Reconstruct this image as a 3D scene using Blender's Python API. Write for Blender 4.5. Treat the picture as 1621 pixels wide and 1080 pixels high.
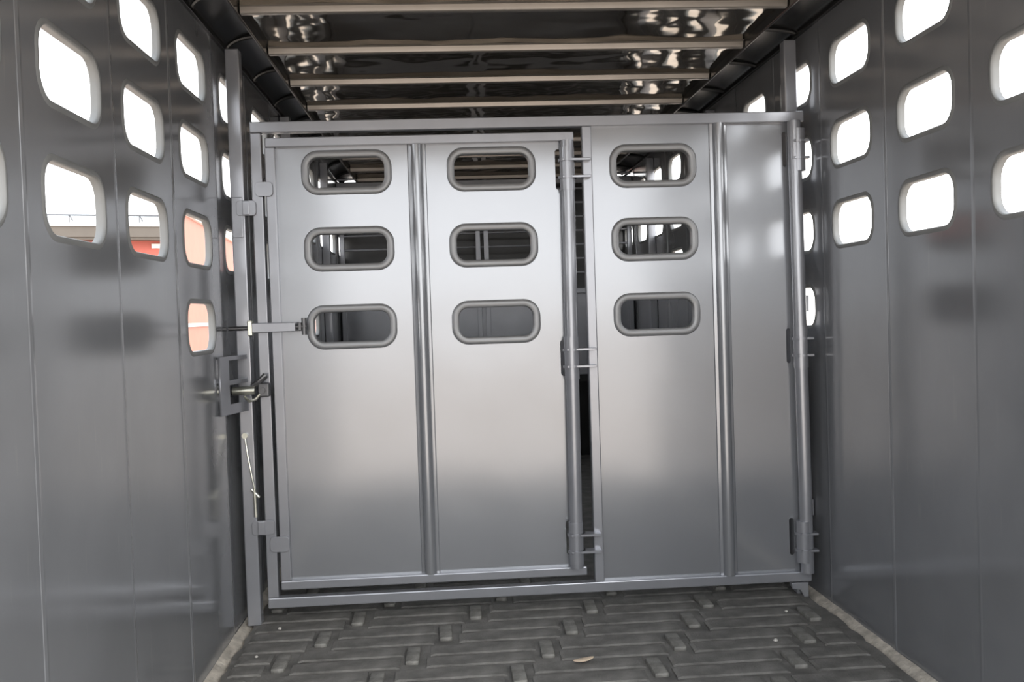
import bpy, bmesh, math, random
from mathutils import Vector, Matrix

rnd = random.Random(7)
scene = bpy.context.scene
for o in list(bpy.data.objects):
    bpy.data.objects.remove(o)
COL = scene.collection

# ------------------------------------------------------------------ camera
YAW, PITCH, ROLL, FPX = .0624, -.0283, -.0326, 1527.5
CAM = Vector((.7212, -3.5206, 1.0773))
fwd = Vector((math.sin(YAW) * math.cos(PITCH), math.cos(YAW) * math.cos(PITCH), math.sin(PITCH)))
right0 = Vector((math.cos(YAW), -math.sin(YAW), 0))
up0 = right0.cross(fwd)
rt = right0 * math.cos(ROLL) + up0 * math.sin(ROLL) * 1.0
up = up0 * math.cos(ROLL) - right0 * math.sin(ROLL)
cam_data = bpy.data.cameras.new('camera')
cam = bpy.data.objects.new('camera', cam_data)
COL.objects.link(cam)
m = Matrix((rt, up, -fwd)).transposed().to_4x4()
m.translation = CAM
cam.matrix_world = m
cam_data.sensor_width = 36.0
cam_data.sensor_fit = 'HORIZONTAL'
cam_data.lens = FPX * 36.0 / 1621.0
cam_data.clip_start = .02
cam_data.clip_end = 400
scene.camera = cam

# ------------------------------------------------------------------ world (bright overcast) + exposure
SKY = 3.4
world = bpy.data.worlds.new('overcast_sky')
scene.world = world
world.use_nodes = True
wn = world.node_tree
wn.nodes.clear()
wo = wn.nodes.new('ShaderNodeOutputWorld')
bg = wn.nodes.new('ShaderNodeBackground')
tc = wn.nodes.new('ShaderNodeTexCoord')
sx = wn.nodes.new('ShaderNodeSeparateXYZ')
rp = wn.nodes.new('ShaderNodeValToRGB')
rp.color_ramp.elements[0].position = .0
rp.color_ramp.elements[0].color = (.96, .95, .93, 1)
rp.color_ramp.elements[1].position = .8
rp.color_ramp.elements[1].color = (.86, .92, 1.0, 1)
wn.links.new(tc.outputs['Generated'], sx.inputs[0])
wn.links.new(sx.outputs['Z'], rp.inputs[0])
wn.links.new(rp.outputs[0], bg.inputs['Color'])
bg.inputs['Strength'].default_value = SKY
wn.links.new(bg.outputs[0], wo.inputs['Surface'])

vs = scene.view_settings
vs.view_transform = 'Standard'
vs.look = 'None'
vs.exposure = 0.06
vs.gamma = 1.0
vs.use_curve_mapping = False

# hazy sun behind thin cloud, from the rear right
sun_data = bpy.data.lights.new('hazy_sun', 'SUN')
sun_data.energy = 1.6
sun_data.angle = math.radians(40)
sun_data.color = (1.0, .96, .90)
sun = bpy.data.objects.new('hazy_sun', sun_data)
COL.objects.link(sun)
sun.rotation_euler = Vector((-.62, .95, -.62)).to_track_quat('-Z', 'Y').to_euler()

# ------------------------------------------------------------------ materials
def mat(name, col, rough=.5, metal=0., var=.06, vscale=6., bump=0., bscale=40., coat=0., streak=False, rvar=.0, stretch=None, scuff=0.):
    M = bpy.data.materials.new(name)
    M.use_nodes = True
    nt = M.node_tree
    b = nt.nodes['Principled BSDF']
    b.inputs['Metallic'].default_value = metal
    b.inputs['Roughness'].default_value = rough
    b.inputs['Coat Weight'].default_value = coat
    b.inputs['Coat Roughness'].default_value = .08
    t = nt.nodes.new('ShaderNodeTexCoord')
    mp = nt.nodes.new('ShaderNodeMapping')
    if stretch:
        mp.inputs['Scale'].default_value = stretch
    nt.links.new(t.outputs['Object'], mp.inputs[0])
    n = nt.nodes.new('ShaderNodeTexNoise')
    n.inputs['Scale'].default_value = vscale
    n.inputs['Detail'].default_value = 5
    nt.links.new(mp.outputs[0], n.inputs['Vector'])
    r = nt.nodes.new('ShaderNodeValToRGB')
    c = Vector(col)
    r.color_ramp.elements[0].position = .3
    r.color_ramp.elements[1].position = .7
    r.color_ramp.elements[0].color = tuple(c * (1 - var)) + (1,)
    r.color_ramp.elements[1].color = tuple(c * (1 + var)) + (1,)
    nt.links.new(n.outputs['Fac'], r.inputs[0])
    out = r.outputs[0]
    if scuff:
        mp2 = nt.nodes.new('ShaderNodeMapping')
        mp2.inputs['Scale'].default_value = (9, 9, 1.1)
        nt.links.new(t.outputs['Object'], mp2.inputs[0])
        n2 = nt.nodes.new('ShaderNodeTexNoise')
        n2.inputs['Scale'].default_value = 5
        n2.inputs['Detail'].default_value = 8
        nt.links.new(mp2.outputs[0], n2.inputs['Vector'])
        r2 = nt.nodes.new('ShaderNodeValToRGB')
        r2.color_ramp.elements[0].position = .64
        r2.color_ramp.elements[0].color = (0, 0, 0, 1)
        r2.color_ramp.elements[1].position = .78
        r2.color_ramp.elements[1].color = (scuff, scuff, scuff, 1)
        nt.links.new(n2.outputs['Fac'], r2.inputs[0])
        mx = nt.nodes.new('ShaderNodeMixRGB')
        mx.inputs['Color2'].default_value = (.42, .41, .40, 1)
        nt.links.new(r2.outputs[0], mx.inputs['Fac'])
        nt.links.new(out, mx.inputs['Color1'])
        out = mx.outputs[0]
    nt.links.new(out, b.inputs['Base Color'])
    if rvar:
        mr = nt.nodes.new('ShaderNodeMapRange')
        mr.inputs['To Min'].default_value = max(.02, rough - rvar)
        mr.inputs['To Max'].default_value = rough + rvar
        nt.links.new(n.outputs['Fac'], mr.inputs['Value'])
        nt.links.new(mr.outputs[0], b.inputs['Roughness'])
    if bump:
        n3 = nt.nodes.new('ShaderNodeTexNoise')
        n3.inputs['Scale'].default_value = bscale
        n3.inputs['Detail'].default_value = 2
        nt.links.new(mp.outputs[0], n3.inputs['Vector'])
        bp = nt.nodes.new('ShaderNodeBump')
        bp.inputs['Strength'].default_value = 1.0
        bp.inputs['Distance'].default_value = bump
        nt.links.new(n3.outputs['Fac'], bp.inputs['Height'])
        nt.links.new(bp.outputs[0], b.inputs['Normal'])
    return M

M_GATE = mat('gate_grey_gloss_paint', (.36, .372, .395), .17, .56, .03, 3, bump=.004, bscale=1.6, rvar=.03)
M_FRAME = mat('frame_grey_paint', (.36, .37, .40), .22, .50, .05, 8)
M_WALL = mat('wall_grey_paint', (.235, .242, .256), .15, .34, .06, 4, bump=.006, bscale=1.3, scuff=.16, rvar=.04)
M_ROOF = mat('roof_dark_gloss', (.25, .215, .17), .06, .90, .08, 5, bump=.010, bscale=3.2)
M_RIB = mat('rib_grey_paint', (.34, .31, .28), .22, .6, .08, 8)
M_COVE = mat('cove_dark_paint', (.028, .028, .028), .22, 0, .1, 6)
M_ZINC = mat('zinc_plate', (.68, .68, .60), .3, .9, .12, 40)
M_STEEL = mat('dull_dark_steel', (.14, .14, .145), .38, .8, .15, 40)
M_RUBBER = mat('black_rubber', (.17, .165, .155), .66, 0, .35, 14, bump=.002, bscale=160)
M_CLEAT = mat('worn_rubber', (.21, .205, .19), .62, 0, .35, 30, bump=.002, bscale=180)
M_FLOOR = mat('pale_floor_edge', (.50, .46, .40), .8, 0, .3, 30, bump=.003, bscale=90)
M_CHIP = mat('pale_wood_chip', (.62, .50, .38), .7, 0, .12, 60)
M_STONE = mat('pale_grit', (.62, .60, .56), .7, 0, .15, 80)
M_PINK = mat('overexposed_red_siding', (.47, .18, .125), .6, 0, .05, 2)  # red siding made paler; its overexposure is put into the base colour
M_HOLE = mat('hole_rim_grey', (.27, .275, .285), .34, .35, .05, 12)
M_RIM = mat('vent_rim_grey', (.20, .205, .205), .5, 0, .08, 12)
M_RED = mat('barn_red_siding', (.46, .115, .085), .6, 0, .07, 3)
M_BWHITE = mat('barn_white_trim', (.75, .74, .70), .6, 0, .04, 4)
M_BROOF = mat('pale_metal_roof', (.62, .64, .65), .45, .2, .04, 2)
M_FASCIA = mat('brown_fascia', (.11, .095, .08), .6, 0, .06, 4)
M_GROUND = mat('gravel_yard', (.60, .50, .41), .9, 0, .2, 3, bump=.01, bscale=30)
M_LEAF = mat('leaf_green', (.13, .22, .05), .6, 0, .3, 6)
M_BARK = mat('bark_brown', (.12, .09, .07), .8, 0, .3, 12, bump=.01)

# ------------------------------------------------------------------ mesh helpers
def mesh_of(name, bm, material, smooth=False):
    me = bpy.data.meshes.new(name)
    bmesh.ops.recalc_face_normals(bm, faces=bm.faces)
    bm.to_mesh(me)
    bm.free()
    me.materials.append(material)
    if smooth:
        for p in me.polygons:
            p.use_smooth = True
        me.set_sharp_from_angle(angle=math.radians(40))
    return me

def link(name, me, parent=None, loc=(0, 0, 0), rot=(0, 0, 0)):
    o = bpy.data.objects.new(name, me)
    COL.objects.link(o)
    o.location = loc
    o.rotation_euler = rot
    if parent:
        o.parent = parent
        # locations are given in world terms; parents here are unrotated
        w = Vector((0, 0, 0))
        q = parent
        while q:
            w += q.location
            q = q.parent
        o.location = Vector(loc) - w
    return o

def obj(name, bm, material, parent=None, loc=(0, 0, 0), smooth=False, rot=(0, 0, 0)):
    return link(name, mesh_of(name, bm, material, smooth), parent, loc, rot)

def tag(o, label, cat, group=None, kind=None):
    o['label'] = label
    o['category'] = cat
    if group:
        o['group'] = group
    if kind:
        o['kind'] = kind
    return o

def thing(name, label, cat, loc=(0, 0, 0), group=None):
    o = bpy.data.objects.new(name, None)
    COL.objects.link(o)
    o.location = loc
    o.empty_display_size = .1
    return tag(o, label, cat, group)

def box(bm, x0, x1, y0, y1, z0, z1, bev=0., seg=2):
    r = bmesh.ops.create_cube(bm, size=1.0)
    vv = r['verts']
    for v in vv:
        v.co = Vector(((x0 + x1) / 2 + v.co.x * (x1 - x0), (y0 + y1) / 2 + v.co.y * (y1 - y0), (z0 + z1) / 2 + v.co.z * (z1 - z0)))
    if bev:
        es = list({e for v in vv for e in v.link_edges})
        bmesh.ops.bevel(bm, geom=es, offset=bev, segments=seg, affect='EDGES', profile=.5)
    return bm

def bx(*a, **k):
    return box(bmesh.new(), *a, **k)

def tube(bm, p0, p1, r, n=20, caps=True, r2=None):
    p0, p1 = Vector(p0), Vector(p1)
    d = p1 - p0
    mt = Matrix.Translation((p0 + p1) / 2) @ d.to_track_quat('Z', 'Y').to_matrix().to_4x4()
    bmesh.ops.create_cone(bm, cap_ends=caps, segments=n, radius1=r, radius2=r if r2 is None else r2, depth=d.length, matrix=mt)
    return bm

def tb(*a, **k):
    return tube(bmesh.new(), *a, **k)

def path_tube(bm, pts, r, n=10):
    pts = [Vector(p) for p in pts]
    rings = []
    for i, p in enumerate(pts):
        a = pts[max(0, i - 1)]
        b = pts[min(len(pts) - 1, i + 1)]
        q = (b - a).to_track_quat('Z', 'Y')
        rings.append([bm.verts.new(p + q @ Vector((r * math.cos(t * 2 * math.pi / n), r * math.sin(t * 2 * math.pi / n), 0))) for t in range(n)])
    for A, B in zip(rings, rings[1:]):
        for i in range(n):
            bm.faces.new((A[i], A[(i + 1) % n], B[(i + 1) % n], B[i]))
    bm.faces.new(rings[0][::-1])
    bm.faces.new(rings[-1])
    return bm

def rrect(cx, cy, w, h, r, n=7):
    """rounded rectangle outline, counter-clockwise"""
    P = []
    for (sx_, sy_, a0) in ((1, 1, 0), (-1, 1, 90), (-1, -1, 180), (1, -1, 270)):
        for i in range(n):
            a = math.radians(a0 + 90 * i / (n - 1))
            P.append((cx + sx_ * (w / 2 - r) + r * math.cos(a), cy + sy_ * (h / 2 - r) + r * math.sin(a)))
    return P

def plate(outer, holes, thick, bev=0.):
    """flat plate with holes in local XY, extruded along Z (0..thick); returns a bmesh"""
    cu = bpy.data.curves.new('plate_outline', 'CURVE')
    cu.dimensions = '2D'
    cu.fill_mode = 'BOTH'
    cu.extrude = thick / 2 - bev
    cu.bevel_depth = bev
    cu.bevel_resolution = 1
    cu.offset = -bev
    for P in [outer] + holes:
        s = cu.splines.new('POLY')
        s.points.add(len(P) - 1)
        for q, pt in zip(P, s.points):
            pt.co = (q[0], q[1], 0, 1)
        s.use_cyclic_u = True
    o = bpy.data.objects.new('plate_outline', cu)
    COL.objects.link(o)
    dg = bpy.context.evaluated_depsgraph_get()
    me = bpy.data.meshes.new_from_object(o.evaluated_get(dg))
    bm = bmesh.new()
    bm.from_mesh(me)
    bpy.data.objects.remove(o)
    bpy.data.curves.remove(cu)
    bpy.data.meshes.remove(me)
    bmesh.ops.remove_doubles(bm, verts=bm.verts, dist=1e-5)
    for v in bm.verts:
        v.co.z += thick / 2
    return bm

def map_bm(bm, f):
    for v in bm.verts:
        v.co = Vector(f(v.co.x, v.co.y, v.co.z))
    return bm

def rect(x0, x1, y0, y1):
    return [(x0, y0), (x1, y0), (x1, y1), (x0, y1)]

# ------------------------------------------------------------------ the trailer shell
XL, XR, YR, YF = -.045, 2.03, -2.75, 3.62      # left wall, right wall, rear opening, front
ROOF = 2.075
TH = .017

def side_wall(name, x, sgn, y_first, pitch, L, H, rows, n_before, n_after, four_at, seam_shift, ztop):
    """one sheet (part) per column of vent holes; the parent mesh is the top rail"""
    rail = bmesh.new()
    box(rail, min(x, x - sgn * .03), max(x, x - sgn * .03), YR, YF, ztop - .004, ROOF + .05, .004)
    box(rail, min(x - sgn * .004, x + sgn * .012), max(x - sgn * .004, x + sgn * .012), YR, YF, ztop - .006, ztop + .006, .002)
    w = obj(name, rail, M_COVE)
    w['kind'] = 'structure'
    ks = list(range(-n_before, n_after))
    # pressed rim that lines each vent hole: a small bead inside, a lip through the sheet
    prof = [(.013, .000), (.009, .0024), (.005, .0032), (.001, .0026), (-.0012, .000), (-.0016, -.006), (-.0016, -TH - .0015), (.002, -TH - .003)]
    rb = bmesh.new()
    rings = []
    for d, hh in prof:
        rings.append([rb.verts.new((x + sgn * hh - x, u, v)) for u, v in rrect(0, 0, L + 2 * d, H + 2 * d, .052 + d, 7)])
    for A_, B_ in zip(rings, rings[1:]):
        for i in range(len(A_)):
            rb.faces.new((A_[i], A_[(i + 1) % len(A_)], B_[(i + 1) % len(A_)], B_[i]))
    rim_me = mesh_of('vent_rim', rb, M_RIM, True)
    for k in ks:
        y0 = y_first + k * pitch + seam_shift(k)
        a = (y0 + y_first + (k - 1) * pitch + seam_shift(k - 1) + L) / 2
        b = (y0 + y_first + (k + 1) * pitch + seam_shift(k + 1) + L) / 2
        if k == ks[0]:
            a = YR
        if k == ks[-1]:
            b = YF
        zs = list(rows[:3]) + ([rows[3]] if k in four_at else [])
        holes = [rrect(y0 + L / 2, z, L, H, .052) for z in zs]
        bm = plate(rect(a, b, 0, ztop), holes, TH)
        off = .0015 * (k % 2)
        map_bm(bm, lambda u, v, t: (x - sgn * (t + off), u, v))
        pn = obj('wall_panel', bm, M_WALL, w)
        for z in zs:
            link('vent_rim', rim_me, pn, (x - sgn * off, y0 + L / 2, z))
        # lapped seam with a narrow raised edge
        if k != ks[0]:
            s = bmesh.new()
            T0 = [s.verts.new((x + sgn * hh, yy, .015)) for yy, hh in ((a - .012, -.002), (a - .010, -.0002), (a, .0007), (a + .010, -.0002), (a + .012, -.002))]
            T1 = [s.verts.new((v.co.x, v.co.y, ztop - .008)) for v in T0]
            for i in range(5):
                s.faces.new((T0[i], T0[(i + 1) % 5], T1[(i + 1) % 5], T1[i]))
            s.faces.new(T0)
            s.faces.new(T1[::-1])
            obj('panel_seam', s, M_WALL, w)
    return w

wl = side_wall('wall_left', XL, 1, -1.6193, .4827, .3204, .1470, (1.8580, 1.596, 1.333, 1.067), 2, 11, (2, 7), lambda k: (0 if k < 3 else .035 if k == 3 else .09), 2.036)
wr = side_wall('wall_right', XR, -1, -1.5774, .4851, .3016, .1395, (1.8795, 1.609, 1.342, 1.068), 2, 11, (3,), lambda k: 0, 2.066)

# front wall and nose
bm = bx(XL - .02, XR + .02, YF, YF + .03, 0, ROOF, .002)
front = obj('wall_front', bm, M_COVE)
front['kind'] = 'structure'

# floor
fl = obj('floor', bx(XL - .03, XR + .03, YR, YF + .03, -.06, 0, .002), M_FLOOR)
fl['kind'] = 'structure'
for nm, xa, s in (('trim_1', XL, 1), ('trim_2', XR, -1)):
    P = []
    ys = [YR + i * (YF - YR) / 150 for i in range(151)]
    bm = bmesh.new()
    prev = None
    for y in ys:
        wd = .030 + .012 * rnd.random()
        hh = .012 + .004 * rnd.random()
        ring = [bm.verts.new((xa + s * .0005, y, .0)), bm.verts.new((xa + s * .0005, y, hh + .008)),
                bm.verts.new((xa + s * wd * .5, y, hh)), bm.verts.new((xa + s * wd, y, .001))]
        if prev:
            for i in range(3):
                bm.faces.new((prev[i], prev[i + 1], ring[i + 1], ring[i]))
        prev = ring
    t = obj(nm, bm, M_FLOOR, smooth=False)
    t['kind'] = 'structure'

# ceiling: roof sheet, ribs, coves
bm = bmesh.new()
box(bm, XL - .03, XR + .03, YR - .02, YF + .03, ROOF + .045, ROOF + .075)
ceil = obj('ceiling', bm, M_COVE)
ceil['kind'] = 'structure'
RL, RR = .103, 1.828
RIB0, RIBP, RIBZ = -.489, .4664, 2.026
k0 = -4
ribs = [RIB0 + k * RIBP for k in range(k0, 9)]
edges = [YR] + [y + .02 for y in ribs] + [YF]
edges = sorted(e for e in edges if YR <= e <= YF)
for a, b in zip(edges, edges[1:]):
    # each roof sheet is slightly crowned between its ribs
    bm = bmesh.new()
    nx, ny = 14, 6
    V = [[bm.verts.new((RL - .01 + (RR - RL + .02) * i / nx, a + (b - a) * j / ny,
                        RIBZ + .0225 + .006 * math.sin(math.pi * j / ny) + .0012 * math.sin(i * 1.7 + a * 9))) for j in range(ny + 1)] for i in range(nx + 1)]
    for i in range(nx):
        for j in range(ny):
            bm.faces.new((V[i][j], V[i + 1][j], V[i + 1][j + 1], V[i][j + 1]))
    obj('roof_sheet', bm, M_ROOF, ceil, smooth=True)

def rib_mesh():
    # hat section hung below the sheet, run along x, front faces -y
    prof = [(-.030, .024), (-.014, .021), (-.011, .003), (-.008, .0), (.008, .0), (.011, .003), (.014, .021), (.030, .024)]
    bm = bmesh.new()
    A = [bm.verts.new((RL + .004, y, z)) for y, z in prof]
    B = [bm.verts.new((RR - .004, y, z)) for y, z in prof]
    for i in range(len(prof) - 1):
        bm.faces.new((A[i], A[i + 1], B[i + 1], B[i]))
    bm.faces.new(A)
    bm.faces.new(B[::-1])
    return mesh_of('roof_rib', bm, M_RIB)
rm = rib_mesh()
for y in ribs:
    if YR < y < YF - .05:
        link('roof_rib', rm, ceil, (0, y + .018, RIBZ))
for s, xw, xe, zt in ((1, XL, RL, 2.04), (-1, XR, RR, 2.07)):
    # cove: hollow curve from the wall top up to the roof edge, closed by an angle lip
    bm = bmesh.new()
    pts = []
    for i in range(11):
        a = math.pi / 2 * i / 10
        pts.append((xw + (xe - xw) * (1 - math.cos(a)), zt + (ROOF + .03 - zt) * math.sin(a)))
    A = [bm.verts.new((x, YR, z)) for x, z in pts]
    B = [bm.verts.new((x, YF, z)) for x, z in pts]
    for i in range(10):
        bm.faces.new((A[i], A[i + 1], B[i + 1], B[i]))
    obj('cove_panel', bm, M_COVE, ceil, smooth=True)
    obj('edge_rail', bx(min(xe - s * .010, xe), max(xe - s * .010, xe), YR, YF, RIBZ - .004, ROOF + .04, .004), M_COVE, ceil)
    for y in ribs:
        if YR < y < YF - .05:
            g = bmesh.new()
            path_tube(g, [(xw + (xe - s * .03 - xw) * (1 - math.cos(a)), y + .018, zt + (ROOF + .02 - zt) * math.sin(a)) for a in [math.pi / 2 * i / 8 for i in range(9)]], .008, 8)
            obj('cove_rib', g, M_COVE, ceil, smooth=True)

# ------------------------------------------------------------------ ground outside
bm = bmesh.new()
g0 = 90
box(bm, -g0, g0, -g0, g0, -.75, -.55)
gr = obj('ground', bm, M_GROUND)
gr['kind'] = 'structure'

# ------------------------------------------------------------------ rubber floor mat
mat_root = thing('rubber_mat', 'black ribbed rubber livestock mat covering the trailer floor', 'floor mat', (1.0, 0, .002))
def ragged(x, y0, y1, s, n):
    return [(x + s * rnd.random() * .014, y0 + (y1 - y0) * i / n) for i in range(n + 1)]
outer = ragged(XL + .036, YF - .05, YR + .01, 1, 150) + ragged(XR - .034, YR + .01, YF - .05, -1, 150)
bm = plate(outer, [], .012, .001)
map_bm(bm, lambda u, v, t: (u, v, .002 + t))
obj('mat_sheet', bm, M_RUBBER, mat_root)
bm = bx(-.021, .021, -.066, .066, -.003, .013, .005, seg=2)
cleat_me = mesh_of('cleat', bm, M_CLEAT, True)
def bar_me(L):
    prof = [(-.045, 0), (-.039, .005), (.036, .006), (.043, 0)]
    bm = bmesh.new()
    A = [bm.verts.new((-L / 2, y, z - .002)) for y, z in prof]
    A2 = [bm.verts.new((-L / 2 + .012, y * .9, z + .0004)) for y, z in prof]
    B2 = [bm.verts.new((L / 2 - .012, y * .9, z + .0004)) for y, z in prof]
    B = [bm.verts.new((L / 2, y, z - .002)) for y, z in prof]
    for P, Q in ((A, A2), (A2, B2), (B2, B)):
        for i in range(3):
            bm.faces.new((P[i], P[i + 1], Q[i + 1], Q[i]))
    return mesh_of('tread_bar', bm, M_RUBBER, False)
bars = {}
PX = .412
for r in range(-13, 3):
    y = -.118 + r * .203
    x_off = .773 + r * .101
    k = math.floor((-.1 - x_off) / PX)
    x = x_off + k * PX
    while x < XR + .4:
        if XL + .07 < x < XR - .10:
            link('cleat', cleat_me, mat_root, (x + rnd.uniform(-.004, .004), y + rnd.uniform(-.004, .004), .014), (0, 0, rnd.uniform(-.03, .03)))
        # two long tread bars between neighbouring cleats of the row
        for q in (0, 1):
            xa = max(x + .042 + q * .01, XL + .06)
            xb = min(x + PX - .042 + q * .01, XR - .085)
            if xb - xa > .08:
                Lr = round(xb - xa, 2)
                if Lr not in bars:
                    bars[Lr] = bar_me(Lr)
                link('tread_bar', bars[Lr], mat_root, ((xa + xb) / 2, y - .05 + q * .1 + rnd.uniform(-.004, .004), .0142))
        x += PX

# ------------------------------------------------------------------ divider gate
GY = -.12                       # front face of the gate
F = .038
def bar_part(name, parent, *a, m=M_FRAME, bev=.0035):
    return obj(name, bx(*a, bev=bev), m, parent)

# hole trim ring, shared by all nine vent holes
def rim_mesh():
    bm = bmesh.new()
    prof = [(-.0135, -.022), (-.0135, .002), (-.0120, .0050), (-.0090, .0068), (.0030, .0078), (.0085, .0060), (.0120, .0025), (.0135, -.004)]
    rings = []
    for (d, hgt) in prof:
        # d<0 is towards the opening
        P = rrect(0, 0, .290 + 2 * d, .131 + 2 * d, .047 + d, 8)
        rings.append([bm.verts.new((x, -hgt, z)) for x, z in P])
    n = len(rings[0])
    for A, B in zip(rings, rings[1:]):
        for i in range(n):
            bm.faces.new((A[i], A[(i + 1) % n], B[(i + 1) % n], B[i]))
    return mesh_of('hole_rim', bm, M_HOLE, True)
RIM = rim_mesh()
def holes_of(cx, zs):
    return [rrect(cx, z, .278, .119, .042, 7) for z in zs]

def hat_channel(cx, w, z0, z1, y):
    prof = [(-w / 2, 0), (-w / 2 + .003, -.004), (-w / 2 + .010, -.005)]
    for i in range(11):
        t = math.pi * i / 10
        prof.append((-(w / 2 - .013) * math.cos(t), -.006 - .026 * math.sin(t) ** .7))
    prof += [(w / 2 - .010, -.005), (w / 2 - .003, -.004), (w / 2, 0)]
    bm = bmesh.new()
    A = [bm.verts.new((cx + x, y + d, z0)) for x, d in prof]
    B = [bm.verts.new((cx + x, y + d, z1)) for x, d in prof]
    for i in range(len(prof) - 1):
        bm.faces.new((A[i], A[i + 1], B[i + 1], B[i]))
    bm.faces.new(A)
    bm.faces.new(B[::-1])
    return bm

def panel(parent, x0, x1, z0, z1, cx_holes, zs, slots, y, th=.004):
    hs = []
    for cx in cx_holes:
        hs += holes_of(cx, zs)
    for (sx0, sx1, sz0, sz1) in slots:
        hs.append(rrect((sx0 + sx1) / 2, (sz0 + sz1) / 2, sx1 - sx0, sz1 - sz0, .009, 4))
    bm = plate(rect(x0, x1, z0, z1), hs, th)
    map_bm(bm, lambda u, v, t: (u, y + t, v))
    p = obj('panel', bm, M_GATE, parent)
    for cx in cx_holes:
        for z in zs:
            link('hole_rim', RIM, parent, (cx, y, z))
    return p

gate = thing('divider_gate', 'grey painted steel divider gate filling the trailer width, with a fixed vented right panel', 'gate', (1.0, GY, .072))
bar_part('top_rail', gate, .049, 2.006, GY, GY + F, 1.731, 1.769)
bar_part('bottom_rail', gate, .049, 1.995, GY, GY + F, .072, .108)
bar_part('side_stile', gate, .049, .086, GY, GY + F, .108, 1.731)
bar_part('mullion', gate, 1.204, 1.238, GY, GY + F, .108, 1.731)
PY = GY + .024
RZ = (1.590, 1.328, 1.059)
RX = 1.970
panel(gate, 1.235, RX - .010, .100, 1.735, [1.460], RZ, [(1.932, 1.948, 1.575, 1.70), (1.930, 1.946, .865, .992), (1.924, 1.942, .165, .30)], PY)
obj('panel_rib', hat_channel(1.6965, .066, .106, 1.733, PY), M_GATE, gate, smooth=True)
obj('hinge_pipe', tb((RX + .006, GY - .012, .108), (RX - .006, GY - .012, 1.731), .0235, 28), M_FRAME, gate, smooth=True)

def hinge(parent, x, y, z, strap_to, dz=.03):
    """pipe sleeve with two flat straps that reach from the pipe to the neighbouring upright"""
    s = obj('hinge_sleeve', tb((x, y, z - .075), (x, y, z + .075), .0262, 28), M_FRAME, parent, smooth=True)
    for d in (-dz, dz):
        b = bmesh.new()
        tube(b, (x, y, z + d - .0045), (x, y, z + d + .0045), .0315, 28)
        box(b, min(x - .02, strap_to), max(x + .02, strap_to), y - .028, y + .02, z + d - .0045, z + d + .0045, .0015, 1)
        obj('hinge_strap', b, M_FRAME, s)
    return s
for z in (1.628, .925, .222):
    hinge(gate, RX + (z - .92) * .008, GY - .012, z, RX + .040)
# stop tabs between gate and left post
for (x0, x1, z0, z1) in ((-.004, .062, 1.445, 1.497), (.006, .084, .335, .385)):
    b = bmesh.new()
    P = rrect((x0 + x1) / 2, (z0 + z1) / 2, x1 - x0, z1 - z0, .012, 5)
    b = plate(P, [], .007, .001)
    map_bm(b, lambda u, v, t: (u, GY - .012 + t, v))
    obj('stop_tab', b, M_FRAME, gate)
    obj('tab_lip', bx(x0 + .022, x0 + .045, GY - .02, GY - .008, z0 + .002, z1 - .002, .002), M_FRAME, gate)

# ------------------------------------------------------------------ inner walk-through gate
door = thing('walk_through_gate', 'smaller grey walk-through gate with six vent holes hung inside the divider gate', 'gate', (.63, GY, .134))
D = .033
bar_part('top_rail', door, .099, 1.174, GY - .001, GY + F - .004, 1.680, 1.713)
bar_part('bottom_rail', door, .096, 1.176, GY - .001, GY + F - .004, .135, .166)
bar_part('side_stile', door, .097, .132, GY - .001, GY + F - .004, .166, 1.680)
HX = 1.143
panel(door, .128, HX - .008, .160, 1.684, [.374, .882], (1.5915, 1.3235, 1.0505), [(HX - .034, HX - .012, 1.512, 1.655), (HX - .036, HX - .014, .850, .978), (HX - .036, HX - .014, .206, .330)], PY)
obj('panel_rib', hat_channel(.620, .066, .166, 1.680, PY), M_GATE, door, smooth=True)
obj('hinge_pipe', tb((HX - .004, GY - .010, .166), (HX + .006, GY - .010, 1.680), .0232, 28), M_FRAME, door, smooth=True)
for z in (1.580, .914, .256):
    hinge(door, HX + (z - .92) * .006, GY - .010, z, 1.228)
for (x0, x1, z0, z1) in ((.062, .122, 1.510, 1.560), (.066, .132, .272, .326)):
    b = plate(rrect((x0 + x1) / 2, (z0 + z1) / 2, x1 - x0, z1 - z0, .014, 5), [], .007, .001)
    map_bm(b, lambda u, v, t: (u, GY - .012 + t, v))
    obj('stop_tab', b, M_FRAME, door)
# slide bolt
sb = obj('slide_bolt', bx(.038, .186, GY - .042, GY - .010, 1.040, 1.073, .003), M_FRAME, door)
obj('bolt_rod', tb((-.118 + .075, GY - .026, 1.0565), (.222, GY - .026, 1.0565), .0075, 14), M_STEEL, sb, smooth=True)
b = bmesh.new()
tube(b, (.214, GY - .026, 1.028), (.214, GY - .026, 1.086), .0085, 14)
box(b, .196, .206, GY - .040, GY - .012, 1.042, 1.071, .002)
obj('bolt_handle', b, M_STEEL, sb, smooth=False)
obj('bolt_cap', bx(.024, .040, GY - .046, GY - .006, 1.030, 1.083, .003), M_ZINC, sb)
# cam latch that bridges the frame and the post
b = bmesh.new()
cl = obj('cam_latch', tb((-.036, GY - .035, .842), (.040, GY - .035, .842), .0145, 18), M_ZINC, gate, smooth=True)
b = bmesh.new()
path_tube(b, [(.030, GY - .03, .855), (.052, GY - .034, .868), (.074, GY - .02, .892)], .010, 10)
box(b, .050, .088, GY - .042, GY - .006, .818, .866, .005)
tube(b, (.066, GY - .05, .842), (.066, GY - .038, .842), .011, 12)
obj('latch_body', b, M_STEEL, cl)
b = bmesh.new()
path_tube(b, [(.004, GY - .034, .820), (.022, GY - .05, .806), (.044, GY - .05, .812), (.056, GY - .04, .828)], .005, 8)
obj('latch_lever', b, M_ZINC, cl, smooth=True)

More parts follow.
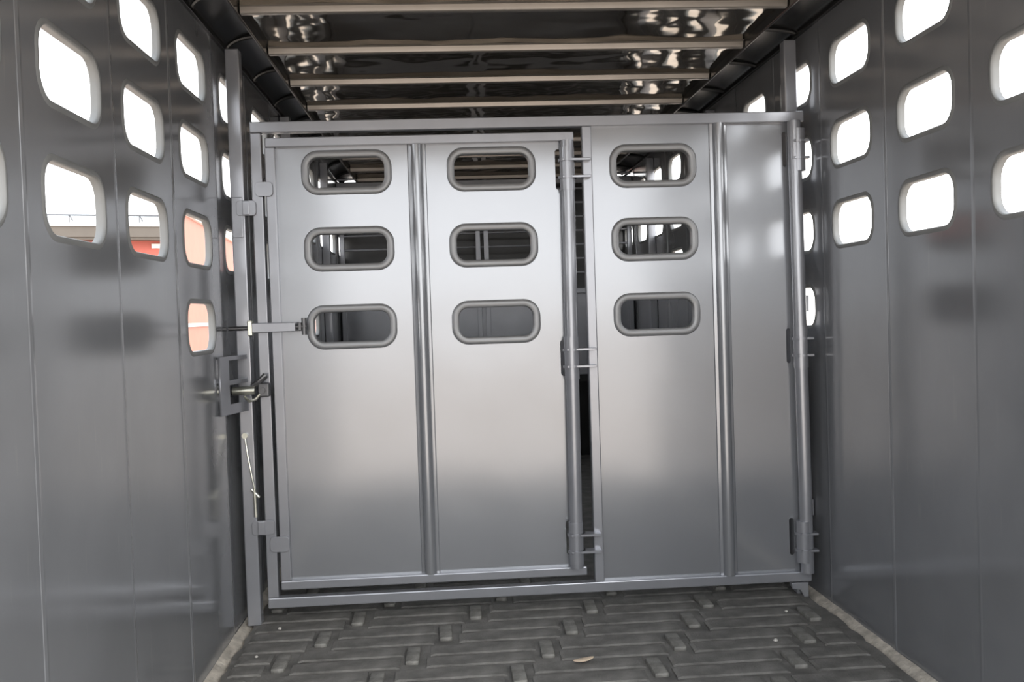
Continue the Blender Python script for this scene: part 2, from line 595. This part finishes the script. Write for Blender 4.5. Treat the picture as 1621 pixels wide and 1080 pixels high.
# ------------------------------------------------------------------ gate posts
pl = thing('gate_post', 'grey square steel post by the left wall carrying the latch keeper', 'post', (0, GY, .0), 'gate posts')
obj('post_tube', bx(-.024, .023, GY - .004, GY + .044, .0145, 2.02, .004), M_FRAME, pl)
obj('keeper_plate', bx(-.020, .016, GY - .009, GY - .003, 1.37, 1.51, .002), M_FRAME, pl)
# keeper bracket: a plate with two windows standing out from the post
K0, K1 = Vector((-.0425, -.325, 0)), Vector((.004, GY - .006, 0))     # leans from the wall back to the post
KL = (K1 - K0).length
KD = (K1 - K0) / KL
KN = Vector((KD.y, -KD.x, 0))
b = plate([(0, .772), (KL, .772), (KL, .806), (.066, .806), (.066, .870), (KL, .870), (KL, .886), (.066, .886), (.066, .952), (KL, .952), (KL, .966), (0, .966)], [], .008, .001)
map_bm(b, lambda u, v, t: K0 + KD * u + KN * t + Vector((0, 0, v)))
kb = obj('latch_keeper', b, M_FRAME, pl)
b = bmesh.new()
for z0, z1 in ((.958, .966), (.872, .880), (.772, .782)):
    P = [K0, K1, K1 + Vector((-.02, .0, 0)), Vector((-.0435, GY - .01, 0))]
    A = [b.verts.new((p.x, p.y, z0)) for p in P]
    B = [b.verts.new((p.x, p.y, z1)) for p in P]
    for i in range(4):
        b.faces.new((A[i], A[(i + 1) % 4], B[(i + 1) % 4], B[i]))
    b.faces.new(A[::-1])
    b.faces.new(B)
obj('keeper_shelf', b, M_FRAME, kb)
pr = thing('gate_post', 'grey square steel post by the right wall behind the hinge pipe', 'post', (1.96, GY, 0), 'gate posts')
obj('post_tube', bx(1.955, 2.000, GY + .044, GY + .090, .0145, 2.035, .004), M_FRAME, pr)
for z in (.30, 1.05, 1.62):
    obj('wall_bracket', bx(1.99, XR - .001, GY + .05, GY + .085, z, z + .06, .003), M_FRAME, pr)
b = bmesh.new()
P = [(1.925, .066), (1.985, .066), (1.985, .0146), (1.968, .0146), (1.955, .040), (1.925, .046)]
b = plate(P, [], .03, .001)
map_bm(b, lambda u, v, t: (u, GY + .008 + t, v))
obj('foot_gusset', b, M_FRAME, pr)

# pin on a short wire hanging down the left post
pin = thing('retaining_pin', 'small shiny retaining pin hanging on a thin wire beside the left post', 'pin', (.0, GY - .02, .66))
b = bmesh.new()
path_tube(b, [(-.006, GY - .008, .678), (.002, GY - .012, .61), (.014, GY - .012, .53), (.021, GY - .012, .49)], .0028, 6)
obj('wire', b, M_ZINC, pin, smooth=True)
b = bmesh.new()
tube(b, (-.006, GY - .004, .684), (-.006, GY - .016, .684), .010, 12)
obj('wire_anchor', b, M_ZINC, pin)
b = bmesh.new()
tube(b, (.020, GY - .014, .498), (.022, GY - .014, .40), .006, 10)
tube(b, (.010, GY - .014, .497), (.036, GY - .014, .468), .0055, 10)
obj('pin_shaft', b, M_ZINC, pin, smooth=True)

# ------------------------------------------------------------------ nose gate far behind
NY = 3.26
nose = thing('nose_gate', 'far dark stock gate with pale horizontal bars seen through the vent holes', 'gate', (1.0, NY, 0))
obj('lower_panel', bx(XL + .01, XR - .01, NY, NY + .01, .64, 1.215, .002), M_FRAME, nose)
for z in (.65, 1.225, 2.0):
    obj('cross_rail', bx(XL + .006, XR - .006, NY - .02, NY + .02, z - .018, z + .018, .003), M_FRAME, nose)
for i in range(8):
    z = 1.257 + (i + 1) * .0985
    if abs(z - 2.0) > .03:
        obj('bar', tb((XL + .01, NY, z), (XR - .01, NY, z), .0075, 10), M_FRAME, nose, smooth=True)
for x in (XL + .03, .928, .985, XR - .03):
    obj('stile', bx(x - .016, x + .016, NY - .018, NY + .018, .64, 2.02, .003), M_FRAME, nose)
# deck of the nose and posts along the rear walls
obj('nose_deck', bx(XL + .002, XR - .002, NY + .02, YF - .002, .58, .63, .002), M_COVE, nose)
for i, (x0, x1, y, w) in enumerate(((XL + .001, XL + .046, 2.42, 'left'), (XL + .001, XL + .046, 1.06, 'left'), (XR - .046, XR - .001, 2.52, 'right'), (XR - .046, XR - .001, 1.10, 'right'))):
    p = thing('side_post', 'slim grey upright on the %s wall, %s one behind the divider gate' % (w, 'the farther' if y > 2 else 'the nearer'), 'post', ((x0 + x1) / 2, y, 0), 'side posts behind the gate')
    obj('upright', bx(x0, x1, y, y + .045, .016, 2.03, .003), M_FRAME, p)
    obj('post_foot', bx(x0 - (0 if w == 'left' else .02), x1 + (.02 if w == 'left' else 0), y - .02, y + .065, .014, .022, .002), M_FRAME, p)

# ------------------------------------------------------------------ things lying on the mat
b = bmesh.new()
bmesh.ops.create_icosphere(b, subdivisions=3, radius=1)
for v in b.verts:
    t = v.co.x
    taper = (1 - .25 * (t + 1) / 2)
    v.co = Vector((v.co.x * .036, v.co.y * .014 * taper + .004 * t * t, v.co.z * .005 * taper + .002 * t * t))
ch = obj('wood_chip', b, M_CHIP, None, (1.086, -.663, .030), True, (0, 0, math.radians(22)))
tag(ch, 'pale almond-shaped wood chip lying on the black mat', 'wood chip')
for i, (x, y, r, lab) in enumerate(((1.702, -.580, .0075, 'largest white pebble on the mat, toward the right wall'),
                                    (1.835, -.30, .0055, 'small pale pebble near the right gate post'),
                                    (.10, -.20, .0055, 'tiny pale pebble by the foot of the left gate post'),
                                    (.075, -.47, .0055, 'tiny pale pebble beside the left base strip'))):
    b = bmesh.new()
    bmesh.ops.create_icosphere(b, subdivisions=2, radius=r)
    for v in b.verts:
        v.co *= 1 + rnd.uniform(-.15, .15)
        v.co.z *= .7
    tag(obj('pebble', b, M_STONE, None, (x, y, .0275 if i == 0 else .026), True), lab, 'pebble', 'pebbles on the mat')

# ------------------------------------------------------------------ barn outside on the left
def wallbox(pts, z0, z1, th, name, m_, parent):
    (x0, y0), (x1, y1) = pts
    d = Vector((x1 - x0, y1 - y0, 0)).normalized()
    n = Vector((-d.y, d.x, 0)) * th
    bm = bmesh.new()
    P = [Vector((x0, y0, 0)), Vector((x1, y1, 0)), Vector((x1, y1, 0)) + n, Vector((x0, y0, 0)) + n]
    A = [bm.verts.new((p.x, p.y, z0)) for p in P]
    B = [bm.verts.new((p.x, p.y, z1)) for p in P]
    for i in range(4):
        bm.faces.new((A[i], A[(i + 1) % 4], B[(i + 1) % 4], B[i]))
    bm.faces.new(A[::-1])
    bm.faces.new(B)
    return obj(name, bm, m_, parent)

def along(t):      # along the barn front, metres from its near end of the eave
    return Vector((-12.0 + .941 * t, 18.42 + .338 * t, 0))
back = Vector((-.338, .941, 0))
barn = thing('barn', 'red barn with pale metal roof and brown eave, outside beyond the left wall', 'building', (-9, 20, -.55))
def q(t, o):
    p = along(t) + back * o
    return (p.x, p.y)
wallbox((q(0, .5), q(6.35, .5)), -.55, 3.17, .2, 'barn_wall', M_RED, barn)
wallbox((q(-.2, 0), q(6.35, 0)), 3.22, 3.48, .05, 'fascia', M_FASCIA, barn)
wallbox((q(-.2, .05), q(6.35, .05)), 3.16, 3.22, .6, 'soffit', M_FASCIA, barn)
wallbox((q(5.92, .46), q(6.33, .46)), 2.98, 3.09, .06, 'wall_sign', M_BWHITE, barn)
b = bmesh.new()
r0, r1, r2, r3 = along(-.2) - back * .05, along(6.4) - back * .05, along(6.4) + back * 5, along(-.2) + back * 5
lo = [bm_ for bm_ in ()]
A = [b.verts.new((p.x, p.y, z)) for p, z in ((r0, 3.48), (r1, 3.48), (r2, 4.3), (r3, 4.3))]
B = [b.verts.new((p.x, p.y, z + .06)) for p, z in ((r0, 3.48), (r1, 3.48), (r2, 4.3), (r3, 4.3))]
for i in range(4):
    b.faces.new((A[i], A[(i + 1) % 4], B[(i + 1) % 4], B[i]))
b.faces.new(A[::-1]); b.faces.new(B)
roof = obj('roof', b, M_BROOF, barn)
# snow guard: rail on short stands above the eave
b = bmesh.new()
p, s_ = along(-.2) + back * .25, along(6.4) + back * .25
tube(b, (p.x, p.y, 3.76), (s_.x, s_.y, 3.76), .022, 8)
obj('snow_rail', b, M_STEEL, roof)
b0 = bmesh.new()
path_tube(b0, [(0, 0, 0), (0, 0, .2), (-.12 * .338 * -1, -.12 * .941 * -1, .06)], .016, 6)
stand = mesh_of('rail_stand', b0, M_STEEL)
for i in range(8):
    p = along(.2 + i * .78) + back * .25
    link('rail_stand', stand, roof, (p.x, p.y, 3.57))

annex = thing('long_barn', 'long red barn, coloured pale for overexposure, running away behind the nearer barn beyond the left wall', 'building', (-9, 60, -.55))
A0, A1 = (-6.45, 22.4), (-12.9, 96.0)
wallbox((A0, A1), -.55, 4.2, .25, 'barn_wall', M_PINK, annex)
dA = (Vector(A1) - Vector(A0)).normalized()
wallbox(((A0[0] + .07, A0[1]), (A1[0] + .07, A1[1])), 1.00, 1.10, .06, 'base_trim', M_BWHITE, annex)
wallbox(((A0[0] + .10, A0[1]), (A1[0] + .10, A1[1])), 4.12, 4.26, .3, 'eave_trim', M_BWHITE, annex)
b = bmesh.new()
A = [b.verts.new(p) for p in ((A0[0] + .15, A0[1] - .1, 4.26), (A1[0] + .15, A1[1], 4.26), (A1[0] - .4, A1[1], 4.28), (A0[0] - .4, A0[1] - .1, 4.28))]
B = [b.verts.new(Vector(v.co) + Vector((0, 0, .05))) for v in A]
for i in range(4):
    b.faces.new((A[i], A[(i + 1) % 4], B[(i + 1) % 4], B[i]))
b.faces.new(A[::-1]); b.faces.new(B)
obj('roof', b, M_BROOF, annex)

# low shrubs outside on the right
for i, (x, y, h) in enumerate(((16.0, 26.0, 1.9), (22.5, 27.0, 2.3))):
    t = thing('shrub', ('low green shrub standing outside beyond the right wall', 'second, taller green shrub outside beyond the right wall')[i], 'shrub', (x, y, -.55), 'shrubs outside')
    b = bmesh.new()
    for k in range(5):
        a = k * 1.3
        path_tube(b, [(x, y, -.56), (x + .2 * math.cos(a), y + .2 * math.sin(a), .2), (x + .6 * math.cos(a), y + .6 * math.sin(a), h * .6 - .55)], .04, 6)
    obj('stem', b, M_BARK, t)
    b = bmesh.new()
    for k in range(700):
        u, w, c = rnd.uniform(0, 6.283), rnd.uniform(-1, 1), rnd.random() ** .33
        s = math.sqrt(1 - w * w)
        p = Vector((x + 1.3 * c * s * math.cos(u), y + 1.3 * c * s * math.sin(u), -.55 + h * .55 + h * .45 * c * w))
        r = Matrix.Rotation(rnd.uniform(0, 6), 3, 'Z') @ Matrix.Rotation(rnd.uniform(0, 3), 3, 'X')
        vv = [b.verts.new(p + r @ Vector(e)) for e in ((-.12, 0, 0), (0, -.05, .01), (.12, 0, 0), (0, .05, .01))]
        b.faces.new(vv)
    f = obj('foliage', b, M_LEAF, t)
    f['kind'] = 'stuff'
